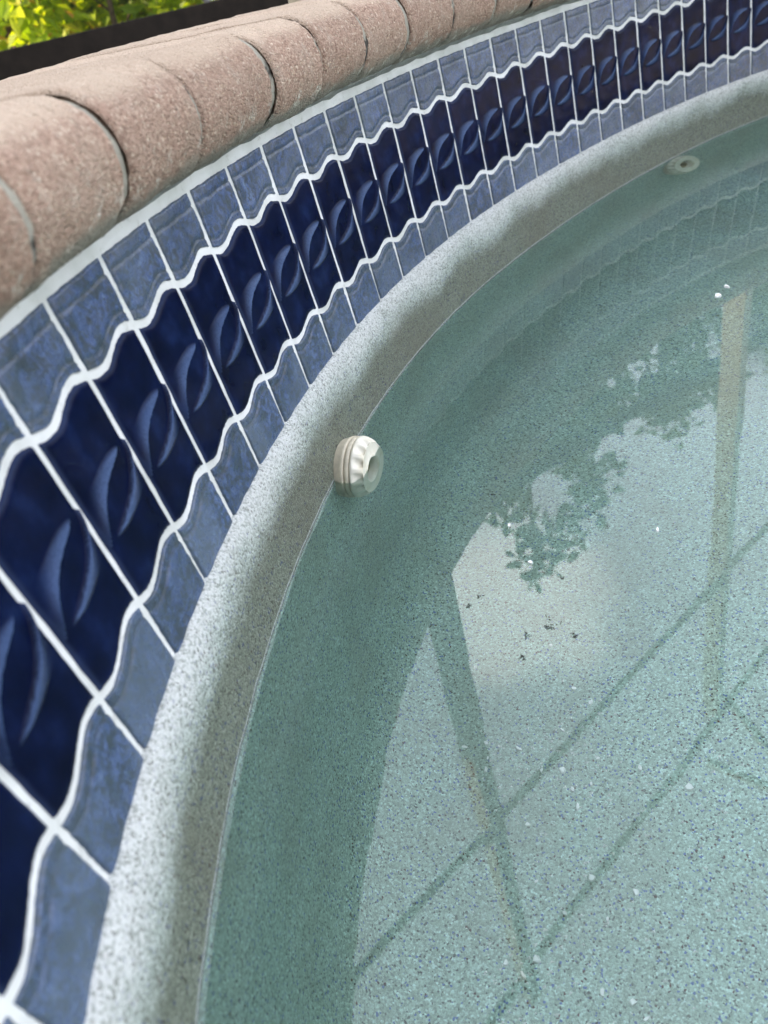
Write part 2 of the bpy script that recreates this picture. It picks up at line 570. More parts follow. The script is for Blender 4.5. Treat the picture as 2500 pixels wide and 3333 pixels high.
# ------------------------------------------------------------------ the setting
def sweep(profile, noise_amp=0.0, noise_scale=40.0, scale_fn=None, step=1):
    """Strip swept round the whole outline. profile: list of (off, z)."""
    verts = []
    m = len(profile)
    for i in range(NL):
        for (o, z) in profile:
            oo = o if scale_fn is None else scale_fn(i, o, z)
            p = LOOP[i] + LN[i] * oo
            p.z = z
            if noise_amp:
                k = noise.noise(p * noise_scale) * noise_amp
                p += LN[i] * k
            verts.append(p)
    faces = []
    for i in range(NL):
        j = (i + 1) % NL
        for k in range(m - 1):
            faces.append((i * m + k, i * m + k + 1, j * m + k + 1, j * m + k))
    return verts, faces


def far_taper(i, o, z):
    """The plaster stands a little less proud of the tile on the far side."""
    if i < NARC:
        s = S0 + 0.25 * i
        f = min(1.0, max(0.0, (s - 15) / 11))
    else:
        f = 1.0
    return o - 0.009 * f * min(1.0, max(0.0, (-0.155 - z) / 0.03))


FLOOR_Z = -0.49
prof = [(-0.006, -0.1535), (-0.0005, -0.1525), (0.0030, -0.1532), (0.0056, -0.1560), (0.0074, -0.161), (0.0087, -0.168), (0.0097, -0.177),
        (0.0106, -0.19), (0.0116, -0.205), (0.0128, -0.222), (0.0145, -0.245), (0.017, -0.28), (0.020, -0.34), (0.025, -0.40),
        (0.034, -0.445), (0.048, -0.468), (0.068, -0.482), (0.095, -0.4885), (0.13, FLOOR_Z)]
verts, faces = sweep(prof, 0.0009, 55, far_taper)
me = mesh('pool_basin', verts, faces)
bm = bmesh.new()
bm.from_mesh(me)
bm.verts.ensure_lookup_table()
m = len(prof)
ring = [bm.verts[i * m + m - 1] for i in range(NL)]
es = [bm.edges.get((ring[i], ring[(i + 1) % NL])) for i in range(NL)]
fill = bmesh.ops.triangle_fill(bm, edges=es, use_beauty=True)
bmesh.ops.recalc_face_normals(bm, faces=bm.faces)
for f in bm.faces:
    f.smooth = True
for f in fill['geom']:
    if isinstance(f, bmesh.types.BMFace):
        f.smooth = False
# make sure normals face the water
up_ct = sum(1 for f in bm.faces if f.normal.z > 0)
if up_ct < len(bm.faces) / 2:
    bmesh.ops.reverse_faces(bm, faces=bm.faces)
bm.to_mesh(me)
bm.free()
basin = tag(link('pool_basin', me, M_PLASTER), 'speckled grey green quartz plaster wall and floor of the pool', kind='structure')


def wl(i, o, z):
    return far_taper(i, o, ZW) + noise.noise((LOOP[i] + LN[i] * o) * 55) * 0.0009


# water with a small meniscus climbing the plaster
menis = [(0.0118, ZW + 0.0020), (0.0130, ZW + 0.0012), (0.0142, ZW + 0.0006), (0.0156, ZW + 0.0002), (0.0175, ZW)]
verts, faces = [], []
m = len(menis)
for i in range(NL):
    for o, z in menis:
        p = LOOP[i] + LN[i] * wl(i, o, z)
        p.z = z
        verts.append(p)
for i in range(NL):
    j = (i + 1) % NL
    for k in range(m - 1):
        faces.append((i * m + k, i * m + k + 1, j * m + k + 1, j * m + k))
me = mesh('water', verts, faces)
bm = bmesh.new()
bm.from_mesh(me)
bm.verts.ensure_lookup_table()
ring = [bm.verts[i * m + m - 1] for i in range(NL)]
es = [bm.edges.get((ring[i], ring[(i + 1) % NL])) for i in range(NL)]
fill = bmesh.ops.triangle_fill(bm, edges=es, use_beauty=True)
bmesh.ops.recalc_face_normals(bm, faces=bm.faces)
for f in bm.faces:
    f.smooth = True
for f in fill['geom']:
    if isinstance(f, bmesh.types.BMFace):
        f.smooth = False
if sum(1 for f in bm.faces if f.normal.z > 0) < len(bm.faces) / 2:
    bmesh.ops.reverse_faces(bm, faces=bm.faces)
bm.to_mesh(me)
bm.free()
water = tag(link('water', me, M_WATER), 'calm clear greenish pool water', kind='structure')

# deck round the raised pool and the ground beyond
DZ = -0.06
inner = [LOOP[i] + LN[i] * -0.20 for i in range(NL)]


def to_rect(p, x0, x1, y0, y1):
    d = p - CEN
    k = 1e9
    if d.x > 1e-6: k = min(k, (x1 - CEN.x) / d.x)
    if d.x < -1e-6: k = min(k, (x0 - CEN.x) / d.x)
    if d.y > 1e-6: k = min(k, (y1 - CEN.y) / d.y)
    if d.y < -1e-6: k = min(k, (y0 - CEN.y) / d.y)
    return CEN + d * k


def ringmesh(name, a, b, za, zb):
    n = len(a)
    v = [Vector((p.x, p.y, za)) for p in a] + [Vector((p.x, p.y, zb)) for p in b]
    f = [(i, (i + 1) % n, n + (i + 1) % n, n + i) for i in range(n)]
    me = mesh(name, v, f, False)
    return me


rect = [to_rect(p, -2.35, 5.6, -4.5, 3.45) for p in inner]
deck = tag(link('paver_deck', ringmesh('paver_deck', inner, rect, DZ, DZ), M_DECK), 'tan paved deck around the raised pool', kind='structure')
rect2 = [CEN + (p - CEN) * 0.97 for p in rect]
far = [CEN + (p - CEN).normalized() * 400 for p in rect]
ground = tag(link('ground', ringmesh('ground', rect2, far, DZ - 0.05, DZ - 0.05), M_GROUND), 'dark planted ground beyond the deck', kind='structure')

# ------------------------------------------------------------------ tiled wall band
wall = empty('tiled_wall', at(11, 0, ZB))
tag(wall, 'curved pool wall band of blue glazed tiles in white wavy grout', 'tiled wall')
inv = Matrix.Translation(-wall.location)


def child_mesh(me):
    """World-space mesh data moved into its parent's space."""
    me.transform(inv_parent)
    return me


# grout bed: from under the coping to the plaster
gprof = []
for z in (0.0135, 0.0105, 0.006, 0.0008, -0.0012, -0.03, -0.06, -0.09, -0.12, -0.148, -0.1535):
    gprof.append((tile_off(z) + (0.0003 if z < 0 else 0.0016), z))
verts, faces = sweep(gprof, 0.00035, 90)
me = mesh('grout', verts, faces)
me.transform(inv)
grout = link('grout', me, M_GROUT, wall)
# outer face of the raised wall, under the back of the coping
verts, faces = sweep([(-0.19, 0.012), (-0.205, 0.012), (-0.21, DZ - 0.02)])
me = mesh('outer_face', verts, faces)
me.transform(inv)
link('outer_face', me, M_DECK, wall)

GV, GW, AMP = 0.0021, 0.0019, 0.0031


def wave(x):
    return -AMP * math.sin(2 * math.pi * (x / W + 0.5))


def sst(a, b, x):
    t = min(1.0, max(0.0, (x - a) / (b - a)))
    return t * t * (3 - 2 * t)


UO = [(0.015, 0.57), (0.03, 0.48), (0.06, 0.42), (0.10, 0.387), (0.18, 0.372), (0.28, 0.362), (0.47, 0.348), (0.65, 0.346), (0.76, 0.354), (0.84, 0.364)]
UI = [(0.015, 0.66), (0.06, 0.612), (0.10, 0.57), (0.18, 0.511), (0.28, 0.460), (0.39, 0.426), (0.54, 0.403), (0.67, 0.386), (0.76, 0.374), (0.84, 0.364)]
uox, uoy = zip(*UO)
uix, uiy = zip(*UI)


def crescent(u, v):
    """(ridge tone, height) of the upper leaf blade at u,v in the tile."""
    if u < 0.015 or u > 0.84:
        return 0.0, 0.0
    a, c = np.interp(u, uox, uoy), np.interp(u, uix, uiy)
    wdt = max(c - a, 1e-4)
    q = (v - a) / wdt
    thick = min(1.0, wdt / 0.035)
    din = (c - v) * 84.0                      # mm above the inner, sharp edge of the blade
    if din < -1.2 or v < a - 0.03:
        return 0.0, 0.0
    body = sst(-0.012, 0.012, v - a)
    edge = sst(-0.35, 0.25, din)
    tone = math.exp(-max(0.0, din / 6.0) ** 1.6) * edge * body * (0.3 + 0.7 * sst(0.04, 0.25, u)) * min(1.0, thick ** 0.4 + 0.2)
    hh = math.exp(-max(0.0, din / 5.5) ** 1.4) * sst(-0.9, 0.3, din) * body
    return tone, hh * (0.35 + 0.65 * thick)


def tile_mesh(name, kind, sd=0):
    def jit(x, k):
        return 0.00045 * noise.noise(Vector((x * 130, sd * 5.3 + k, 0.5))) + 0.0003 * noise.noise(Vector((x * 420, sd * 3.1 + k, 2.5)))

    def bounds(x):
        a_, b_ = bounds0(x)
        return a_ + jit(x, 1.0), b_ + jit(x, 9.0)

    def bounds0(x):
        if kind == 'navy':
            return ZL + wave(x) + GW, ZU + wave(x) - GW
        if kind == 'top':
            return ZU + wave(x) + GW, -0.0004
        return -0.1540, ZL + wave(x) - GW
    nx, nz = (58, 112) if kind == 'navy' else (34, 30)
    hw = W / 2 - GV
    fr = [0.0, 0.010, 0.022, 0.04]
    xs = fr + list(np.linspace(0.06, 0.94, nx)) + [1 - f for f in reversed(fr)]
    zs = fr + list(np.linspace(0.055, 0.945, nz)) + [1 - f for f in reversed(fr)]
    verts, ed, rd, ct = [], [], [], []
    for zf in zs:
        for xf in xs:
            x = -hw + 2 * hw * xf
            zg = zf * 0.08
            x += 0.00045 * noise.noise(Vector((zg * 130, sd * 7.7 + (3 if xf < 0.5 else 8), 1.5))) * abs(2 * xf - 1) ** 3
            lo, hi = bounds(x)
            # soften the corners
            z = lo + (hi - lo) * zf
            dx, dlo, dhi = min(xf, 1 - xf) * 2 * hw, z - lo, hi - z
            d = min(dx, dlo, dhi)
            if kind == 'bottom':
                d = min(dx, dhi)
            r = 0.0034 if kind == 'navy' else 0.0016
            q = min(1.0, d / r)
            top = 0.0019 if kind == 'navy' else 0.0017
            y = top * math.sqrt(max(0.0, 1 - (1 - q) ** 2))
            e = 1 - sst(0.0, 0.0030 if kind == 'navy' else 0.0012, d)
            t_, c_ = 0.0, 0.0
            if kind == 'navy':
                u, v = xf, (ZU - z) / (ZU - ZL)
                t1, h1 = crescent(u, v)
                t2, h2 = crescent(1.02 - u, 1.02 - v)
                t_ = max(t1, t2)
                y += 0.0021 * max(h1, h2)
                y += 0.0004 * noise.noise(Vector((x * 60, 3.1, z * 60)))
            else:
                dw = dlo if kind == 'top' else dhi
                c_ = math.exp(-((dw - 0.0052) / 0.0013) ** 2) * (0.75 + 0.5 * noise.noise(Vector((x * 200, 1, 0))))
                c2 = math.exp(-((dw - 0.0024) / 0.0008) ** 2) * 0.5
                c3 = math.exp(-((dhi - 0.0075) / 0.0008) ** 2) * 0.7 if kind == 'top' else 0
                c_ = max(c_, c2, c3)
                y -= 0.0010 * c_
                y += 0.0005 * noise.noise(Vector((x * 90, 7.7 if kind == 'top' else 2.2, z * 90)))
            if d < 1e-7:
                y = -0.0006
            verts.append((x, -y, z))
            ed.append(e)
            rd.append(t_)
            ct.append(c_)
    m = len(xs)
    faces = [(j * m + i, j * m + i + 1, (j + 1) * m + i + 1, (j + 1) * m + i) for j in range(len(zs) - 1) for i in range(m - 1)]
    me = mesh(name, verts, faces)
    fattr(me, 'edge', ed)
    fattr(me, 'ridge', rd)
    fattr(me, 'contour', ct)
    return me


TM = {}
for kind, nm, mt in (('navy', 'leaf_tile', M_NAVY), ('top', 'slate_tile', M_SLATE), ('bottom', 'slate_tile', M_SLATE)):
    TM[kind] = [tile_mesh(nm, kind, q) for q in range(4)]
    for me in TM[kind]:
        me.materials.append(mt)
random.seed(4)
for k in range(-7, 31):
    a, c = at(k, tile_off(0), 0), at(k + 1, tile_off(0), 0)
    ex = (c - a).normalized()
    nn = Vector((ex.y, -ex.x, 0))
    ez = Vector((0, 0, 1)) - nn * LEAN
    ey = ez.normalized().cross(ex)
    o = (a + c) / 2
    for kind, nm in (('top', 'slate_tile'), ('navy', 'leaf_tile'), ('bottom', 'slate_tile')):
        ob = link(nm, TM[kind][random.randrange(4)], None, wall)
        tw = random.uniform(-0.004, 0.004)
        oo = o + nn * random.uniform(-0.0002, 0.0003)
        M = Matrix(((ex.x, ey.x, ez.x, oo.x), (ex.y, ey.y, ez.y, oo.y), (ex.z, ey.z, ez.z, oo.z), (0, 0, 0, 1)))
        ob.matrix_local = inv @ M @ Matrix.Rotation(tw, 4, 'Z') @ Matrix.Translation((0, 0, -0.075)) @ Matrix.Rotation(random.uniform(-0.006, 0.006), 4, 'Y') @ Matrix.Translation((0, 0, 0.075))

# ------------------------------------------------------------------ brick coping
cop = empty('brick_coping', at(8, -0.1, 0.01))
tag(cop, 'rounded pinkish concrete brick coping along the top of the pool wall', 'coping')
inv = Matrix.Translation(-cop.location)
CF, CR, CZ = 0.018, 0.028, 0.0385          # front, nose radius, nose centre height
DEPTH = -0.215


def coping_profile(shrink=0.0, n=22):
    r = CR - shrink
    c = CF - CR
    pr = [(DEPTH + shrink, CZ - r), (-0.10, CZ - r), (-0.04, CZ - r)]
    for i in range(n + 1):
        a = -math.pi / 2 + math.pi * i / n
        pr.append((c + r * math.cos(a), CZ + r * math.sin(a)))
    for q in (-0.03, -0.055, -0.085, -0.12, -0.16, -0.195):
        pr.append((q, CZ + r - 0.0012 * (-(q) - 0.02) / 0.2))
    pr.append((DEPTH + 0.003 + shrink, CZ + r - 0.003))
    pr.append((DEPTH + shrink, CZ + r - 0.007))
    pr.append((DEPTH + shrink, CZ - r))
    return pr


verts, faces = sweep(coping_profile(0.0026), 0.0008, 160)
me = mesh('mortar', verts, faces)
me.transform(inv)
link('mortar', me, M_MORTAR, cop)

# rough grey bedding mortar squeezed out under the bricks
def bead(i, o, z):
    return o + 0.0022 * noise.noise((LOOP[i] + Vector((0, 0, z))) * 70) + 0.001 * noise.noise((LOOP[i] + Vector((0, 0, z))) * 260)


bverts, bfaces = sweep([(-0.03, 0.0125), (-0.006, 0.0118), (-0.0105, 0.0092), (-0.0135, 0.0072), (-0.0165, 0.0056), (-0.022, 0.0048)], 0, 1, bead)
for v in bverts:
    v.z += 0.0016 * noise.noise(Vector((v.x * 40, v.y * 40, 3))) + 0.0009 * noise.noise(Vector((v.x * 170, v.y * 170, 5)))
me = mesh('mortar_bed', bverts, bfaces)
me.transform(inv)
link('mortar_bed', me, M_BED, cop)

joints = [0.2, 1.8, 3.5, 5.5, 7.0, 8.5, 10.0, 11.65]
rnd = random.Random(11)
j = joints[0]
while j > -6.5:
    j -= 1.62 + rnd.uniform(-0.08, 0.08)
    joints.insert(0, j)
j = joints[-1]
while j < 31.5:
    j += 1.62 + rnd.uniform(-0.1, 0.1)
    joints.append(j)
PR = coping_profile(0.0, 36)
for bi in range(len(joints) - 1):
    gap = rnd.uniform(0.0017, 0.0030) / W
    a, c = joints[bi] + gap, joints[bi + 1] - gap
    na = 34
    fr = [0, 0.008, 0.02, 0.045] + list(np.linspace(0.08, 0.92, na)) + [0.955, 0.98, 0.992, 1]
    dz, do = rnd.uniform(-0.0008, 0.0008), rnd.uniform(-0.0013, 0.0013)
    verts, low = [], []
    m = len(PR)
    cz = Vector((CF - CR, CZ))
    seed = Vector((bi * 3.7, 1.3, 0))
    for f in fr:
        s = a + (c - a) * f
        de = min(f, 1 - f) * (c - a) * W
        rd = 0.0022 * (1 - math.sqrt(max(0.0, 1 - (1 - min(1, de / 0.0042)) ** 2)))
        for (o, z) in PR:
            v2 = Vector((o, z)) - Vector((max(DEPTH + 0.02, min(o, CF - CR)), CZ))
            if v2.length > 1e-6:
                v2.normalize()
            base = at(s, o, z)
            nz = noise.noise(base * 45 + seed) * 0.0011 + noise.noise(base * 190 + seed) * 0.0006 + noise.noise(base * 420 + seed) * 0.0006 - max(0.0, noise.noise(base * 260 + seed * 3) - 0.35) * 0.003
            chip = max(0.0, noise.noise(base * 110 + seed * 2) - 0.25) * 0.004 * max(0.0, 1 - de / 0.006)
            k = nz - rd - chip
            p = at(s, o + v2.x * k + do, z + v2.y * k + dz)
            verts.append(p)
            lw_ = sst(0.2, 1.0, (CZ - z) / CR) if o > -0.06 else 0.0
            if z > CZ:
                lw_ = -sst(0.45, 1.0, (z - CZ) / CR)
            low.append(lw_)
    n = len(fr)
    faces = [(i * m + q, i * m + q + 1, (i + 1) * m + q + 1, (i + 1) * m + q) for i in range(n - 1) for q in range(m - 1)]
    faces.append(tuple(range(m - 1)))
    faces.append(tuple((n - 1) * m + q for q in reversed(range(m - 1))))
    me = mesh('coping_brick', verts, faces)
    me.transform(inv)
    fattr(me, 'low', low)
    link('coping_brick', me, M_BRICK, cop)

# ------------------------------------------------------------------ return fittings
def lathe(profile, n, flute=None):
    """Revolved about +X; profile (x, r). flute(i_profile, angle) scales the radius."""
    verts, faces = [], []
    m = len(profile)
    for i in range(n):
        a = 2 * math.pi * i / n
        for k, (x, r_) in enumerate(profile):
            rr = r_ * (flute(k, a) if flute else 1.0)
            verts.append((x, rr * math.cos(a), rr * math.sin(a)))
    for i in range(n):
        j = (i + 1) % n
        for k in range(m - 1):
            faces.append((i * m + k, j * m + k, j * m + k + 1, i * m + k + 1))
    return verts, faces


flange_p = [(-0.012, 0.0235), (-0.001, 0.0245), (0.002, 0.0252), (0.0042, 0.0256), (0.0050, 0.0250), (0.0052, 0.0236), (0.0058, 0.0236),
            (0.0060, 0.0250), (0.0066, 0.0254), (0.0092, 0.0250), (0.0097, 0.0246), (0.0098, 0.0236), (0.0100, 0.020)]
ring_p = [(0.0100, 0.0225), (0.0103, 0.0246), (0.0112, 0.0252), (0.0125, 0.0252), (0.0138, 0.0249), (0.0152, 0.0244), (0.0168, 0.0238), (0.0184, 0.0230),
          (0.0198, 0.0221), (0.0207, 0.0213), (0.0210, 0.0208), (0.0207, 0.0204), (0.0204, 0.0196), (0.0203, 0.0160), (0.0203, 0.0133),
          (0.0207, 0.0127), (0.0207, 0.0118), (0.0198, 0.0113), (0.0160, 0.0108), (0.0110, 0.0104), (0.0085, 0.0102)]
ball_p = [(0.0040, 0.0104), (0.0085, 0.0100), (0.0118, 0.0090), (0.0132, 0.0080), (0.0137, 0.0074), (0.0134, 0.0067), (0.0120, 0.0063), (0.0040, 0.0060), (-0.004, 0.0058), (-0.0042, 0.0)]


def flute(k, a):
    wgt = {4: 0.3, 5: 0.7, 6: 1.0, 7: 1.0, 8: 0.8, 9: 0.3}.get(k, 0.0)
    q = (a / (2 * math.pi) * 15) % 1.0
    scoop = max(0.0, math.sin(math.pi * min(1.0, q / 0.72))) if q < 0.72 else 0.0
    return 1 - 0.13 * wgt * scoop ** 0.8


FM = {}
for nm, pr_, n_, fl, mt in (('flange', flange_p, 72, None, M_PVC2), ('lock_ring', ring_p, 180, flute, M_PVC), ('eyeball', ball_p, 64, None, M_HOLE)):
    v_, f_ = lathe(pr_, n_, fl)
    FM[nm] = mesh(nm, v_, f_)
    FM[nm].materials.append(mt)


def fitting(s, off, z, label, tilt=(0, 0), size=(0.9, 1.2, 1.2)):
    t_ = heading(s)
    n_ = Vector((math.sin(t_), -math.cos(t_), 0.06)).normalized()
    loc = at(s, off, z)
    root = empty('return_fitting', loc)
    root.rotation_euler = (n_.to_track_quat('X', 'Z')).to_euler()
    root.rotation_euler.rotate_axis('Z', tilt[0])
    root.rotation_euler.rotate_axis('Y', tilt[1])
    root.scale = size
    tag(root, label, 'pool fitting', 'return fittings in the pool wall')
    for nm in ('flange', 'lock_ring', 'eyeball'):
        o = link(nm, FM[nm], None, root if nm != 'eyeball' else ring_o)
        if nm == 'lock_ring':
            ring_o = o
        if nm == 'eyeball':
            o.rotation_euler = (0, R(7), R(-9))
    return root


fitting(5.05, 0.0170, ZW - 0.012, 'white ribbed plastic return fitting half out of the water on the near wall')
fitting(21.4, 0.009, ZW - 0.036, 'small white return fitting fully under water on the far wall', tilt=(0, R(-20)), size=(1.0, 1.32, 1.32))

# ------------------------------------------------------------------ chips and debris
rnd = random.Random(5)


def chip_mesh(name, size, rnd, flat=0.35, n=7):
    bm = bmesh.new()
    top, bot = [], []
    e = rnd.uniform(0.45, 0.95)
    for i in range(n):
        a = 2 * math.pi * i / n + rnd.uniform(-0.3, 0.3)
        r_ = size / 2 * rnd.uniform(0.65, 1.1)
        bot.append(bm.verts.new((r_ * math.cos(a), e * r_ * math.sin(a), 0)))
        top.append(bm.verts.new((0.8 * r_ * math.cos(a), 0.8 * e * r_ * math.sin(a), size * flat * rnd.uniform(0.7, 1.2))))
    bm.faces.new(top)
    bm.faces.new(list(reversed(bot)))
    for i in range(n):
        j = (i + 1) % n
        bm.faces.new((bot[i], bot[j], top[j], top[i]))
    me = bpy.data.meshes.new(name)
    bm.to_mesh(me)
    bm.free()
    me.materials.append(M_CHIP)
    return me


CHIPS = [chip_mesh('plaster_chip', 1.0, rnd) for _ in range(6)]
FLOOR_CHIPS = [(0.1115, 0.4288), (0.1159, 0.3848), (0.1239, 0.3692), (0.0958, 0.3526), (0.0463, 0.3515), (0.0601, 0.3458), (0.0375, 0.3566), (0.0856, 0.3217), (0.0879, 0.3059), (0.1017, 0.3064), (0.113, 0.324), (0.0872, 0.2929), (0.05, 0.2889), (0.08, 0.2456), (0.045, 0.2513), (0.0809, 0.2196), (0.0566, 0.2285), (0.0216, 0.2001), (0.0132, 0.209), (0.0316, 0.2068), (-0.0501, 0.2013), (0.0636, 0.182), (0.0787, 0.1742), (0.0828, 0.1649), (-0.015, 0.201), (0.1642, 0.288), (0.1383, 0.3096), (0.0322, 0.3355), (0.0459, 0.4249), (0.021, 0.357), (0.1034, 0.2312), (-0.0236, 0.3199), (0.036, 0.3444), (0.0712, 0.325)]
for i, (x, y) in enumerate(FLOOR_CHIPS):
    o = link('plaster_chip', CHIPS[i % 6])
    sz = rnd.uniform(0.0036, 0.0068)
    o.scale = (sz, sz, sz)
    o.rotation_euler = (0, 0, rnd.uniform(0, 6.28))
    o.location = (x, y, FLOOR_Z - 0.0002)
    tag(o, 'tiny white plaster chip lying on the speckled pool floor', 'chip', 'white chips on the pool floor')
# the finest grit nobody could count
verts, faces = [], []
for cx_, cy_, sp_, n_ in ((0.074, 0.341, 0.035, 130), (0.010, 0.206, 0.035, 100), (0.12, 0.27, 0.09, 260), (0.2, 0.5, 0.14, 160)):
    for _ in range(n_):
        x, y = rnd.gauss(cx_, sp_), rnd.gauss(cy_, sp_ * 0.7)
        a, sz = rnd.uniform(0, 6.28), rnd.uniform(0.0011, 0.0027)
        k = len(verts)
        for q in range(3):
            aa = a + q * 2.1 + rnd.uniform(-.4, .4)
            verts.append((x + sz * math.cos(aa), y + 0.6 * sz * math.sin(aa), FLOOR_Z - 0.0002))
        verts.append((x, y, FLOOR_Z + sz * 0.7))
        faces += [(k, k + 1, k + 3), (k + 1, k + 2, k + 3), (k + 2, k, k + 3)]
grit = link('plaster_grit', mesh('plaster_grit', verts, faces, False), M_CHIP)
tag(grit, 'fine white plaster grit scattered over the pool floor', 'grit', kind='stuff')

for (x, y), lb in (((0.0775, 0.3826), 'white speck floating where the bright cloud reflection meets the dark water'), ((0.0799, 0.3432), 'white speck floating in the middle of the bright cloud reflection'),
                   ((0.1606, 0.3469), 'white speck floating right of the bright cloud reflection'), ((0.3496, 0.6511), 'larger white speck floating under the reflected far tiles'),
                   ((0.3664, 0.6667), 'flat white speck floating just beside the larger far speck')):
    o = link('floating_speck', CHIPS[rnd.randrange(6)])
    sz = rnd.uniform(0.0036, 0.0048) * (1.9 if x > 0.3 else 1.0)
    o.scale = (sz, sz, sz)
    o.rotation_euler = (0, 0, rnd.uniform(0, 6.28))
    o.location = (x, y, ZW - sz * 0.12)
    tag(o, lb, 'speck', 'white specks floating on the water')

DIRT = [(0.0358, 0.3196, 8, 0.0035), (0.0466, 0.3242, 7, 0.003), (0.0757, 0.297, 16, 0.0045), (0.0935, 0.3232, 4, 0.002), (0.0626, 0.2881, 9, 0.004), (0.0844, 0.2796, 8, 0.0025), (0.0772, 0.4182, 4, 0.002), (0.0552, 0.2711, 8, 0.003)]
DLAB = ['dark debris fleck at the left edge of the bright reflection', 'dark debris fleck just inside the bright reflection near its left edge', 'largest dark debris clump floating below the bright reflection',
        'smallest dark debris fleck at the right of the bright reflection', 'thin dark debris trail floating left of the largest clump', 'dark debris fleck floating right of the largest clump',
        'lone dark debris fleck above the bright reflection', 'lowest dark debris fleck under the bright reflection']
for (x, y, n_, sp_), lb in zip(DIRT, DLAB):
    verts, faces = [], []
    px_, py_ = 0.0, 0.0
    for _ in range(n_):
        px_ += rnd.gauss(0, sp_ * 0.32)
        py_ += rnd.gauss(0, sp_ * 0.3)
        a, ln, wd = rnd.uniform(0, 6.28), rnd.uniform(0.0004, 0.0011), rnd.uniform(0.00015, 0.00035)
        ca, sa = math.cos(a), math.sin(a)
        k = len(verts)
        for z_ in (0.0, 0.0003):
            for u_, w_ in ((-1, -1), (1, -0.4), (1, 0.4), (-1, 1)):
                verts.append((px_ + u_ * ln * ca - w_ * wd * sa, py_ + u_ * ln * sa + w_ * wd * ca, z_))
        faces += [(k, k + 3, k + 2, k + 1), (k + 4, k + 5, k + 6, k + 7), (k, k + 1, k + 5, k + 4), (k + 1, k + 2, k + 6, k + 5), (k + 2, k + 3, k + 7, k + 6), (k + 3, k, k + 4, k + 7)]
    o = link('floating_debris', mesh('floating_debris', verts, faces, False), M_DIRT)
    o.location = (x, y, ZW + 0.0001)
    tag(o, lb, 'debris', 'dark debris floating on the water')

# ------------------------------------------------------------------ screen enclosure
cage = empty('screen_enclosure', (0, 3.4, DZ))
tag(cage, 'dark bronze aluminium screen enclosure frame beyond the coping', 'enclosure')
inv = Matrix.Translation(-cage.location)


def bar(name, a, b, w, h, bev=0.002, m=None, turn=0.0):
    me = box_mesh(name, a, b, w, h, bev)
    if turn:
        c0 = Vector(a)
        me.transform(Matrix.Translation(c0) @ Matrix.Rotation(turn, 4, Vector(b) - c0) @ Matrix.Translation(-c0))
    me.transform(inv)
    return link(name, me, m or M_BRONZE, cage)


EH = 2.3          # eave height


def wy(x):        # the screen wall recedes a little to the right
    return 3.10 + 0.50 * (x + 0.9)


bar('bottom_rail', (-2.3, wy(-2.3), 0.0035), (1.6, wy(1.6), 0.047), 0.06, 0.10)
bar('eave_beam', (-2.3, wy(-2.3), EH), (4.5, wy(4.5), EH), 0.05, 0.10)
for x in (-2.3, 2.82, 4.5):
    bar('post', (x, wy(x), DZ), (x, wy(x), EH - 0.05), 0.05, 0.05)
# the nearer side of the cage: two posts on the deck just behind the coping, carrying the eave purlins
bar('post', (1.14, 2.035, DZ), (1.195, 1.99, EH), 0.10, 0.06, 0.002, M_SAND)
bar('post', (0.050, 1.085, DZ), (0.128, 1.070, EH), 0.05, 0.05, 0.002, M_SAND, R(-45))
for p1, p2 in (((2.75, 3.55), (-2.3, -0.09)), ((3.1, 3.37), (-2.3, -0.70)), ((1.269, 2.039), (1.45, 0.75)), ((1.061, 1.753), (2.3, 0.45))):
    bar('purlin', (*p1, EH - 0.02), (*p2, EH - 0.02), 0.026, 0.030, 0.002, M_SAND)
v0, v1 = Vector((-2.3, wy(-2.3) + 0.0, 0.02)), Vector((4.5, wy(4.5), 0.02))
me = mesh('screen_panel', [v0, v1, (v1.x, v1.y, EH - 0.05), (v0.x, v0.y, EH - 0.05)], [(0, 1, 2, 3)], False)
me.transform(inv)
link('screen_panel', me, M_SCREEN, cage)

# ------------------------------------------------------------------ unseen building, added so that its shade falls over the pool
shade_house = empty('shade_house', (-2.4, -2.0, DZ))
tag(shade_house, 'unseen cream stucco building on the left, added to shade the pool', 'shade_house')
inv = Matrix.Translation(-shade_house.location)
HX, HY0, HY1, HT = -2.40, -7.0, 2.95, 3.1


def hbox(name, x0, x1, y0, y1, z0, z1, m, parent=None):
    me = mesh(name, [(x, y, z) for z in (z0, z1) for x, y in ((x0, y0), (x1, y0), (x1, y1), (x0, y1))],
              [(3, 2, 1, 0), (4, 5, 6, 7), (0, 1, 5, 4), (1, 2, 6, 5), (2, 3, 7, 6), (3, 0, 4, 7)], False)
    me.transform(inv)
    return link(name, me, m, parent or shade_house)


hbox('wall', HX - 6, HX, HY0, HY1, DZ - 0.1, HT - 0.2, M_STUCCO)
me = mesh('roof', [(HX + 0.35, HY0 - 0.3, HT - 0.25), (HX + 0.35, HY1 + 0.3, HT - 0.25), (HX - 3, HY1 - 2.0, HT + 1.3), (HX - 3, HY0 + 2.0, HT + 1.3),
                   (HX - 6.3, HY1 + 0.3, HT - 0.25), (HX - 6.3, HY0 - 0.3, HT - 0.25)],
          [(0, 1, 2, 3), (1, 4, 2), (4, 5, 3, 2), (5, 0, 3), (0, 5, 4, 1)], False)
me.transform(inv)
link('roof', me, M_ROOF, shade_house)
for y in (-4.5, -1.5):
    win = hbox('window', HX + 0.002, HX + 0.03, y, y + 1.2, 0.9, 2.1, M_TRIM)
    hbox('pane', HX + 0.032, HX + 0.038, y + 0.07, y + 1.13, 0.97, 2.03, M_GLASS, win)

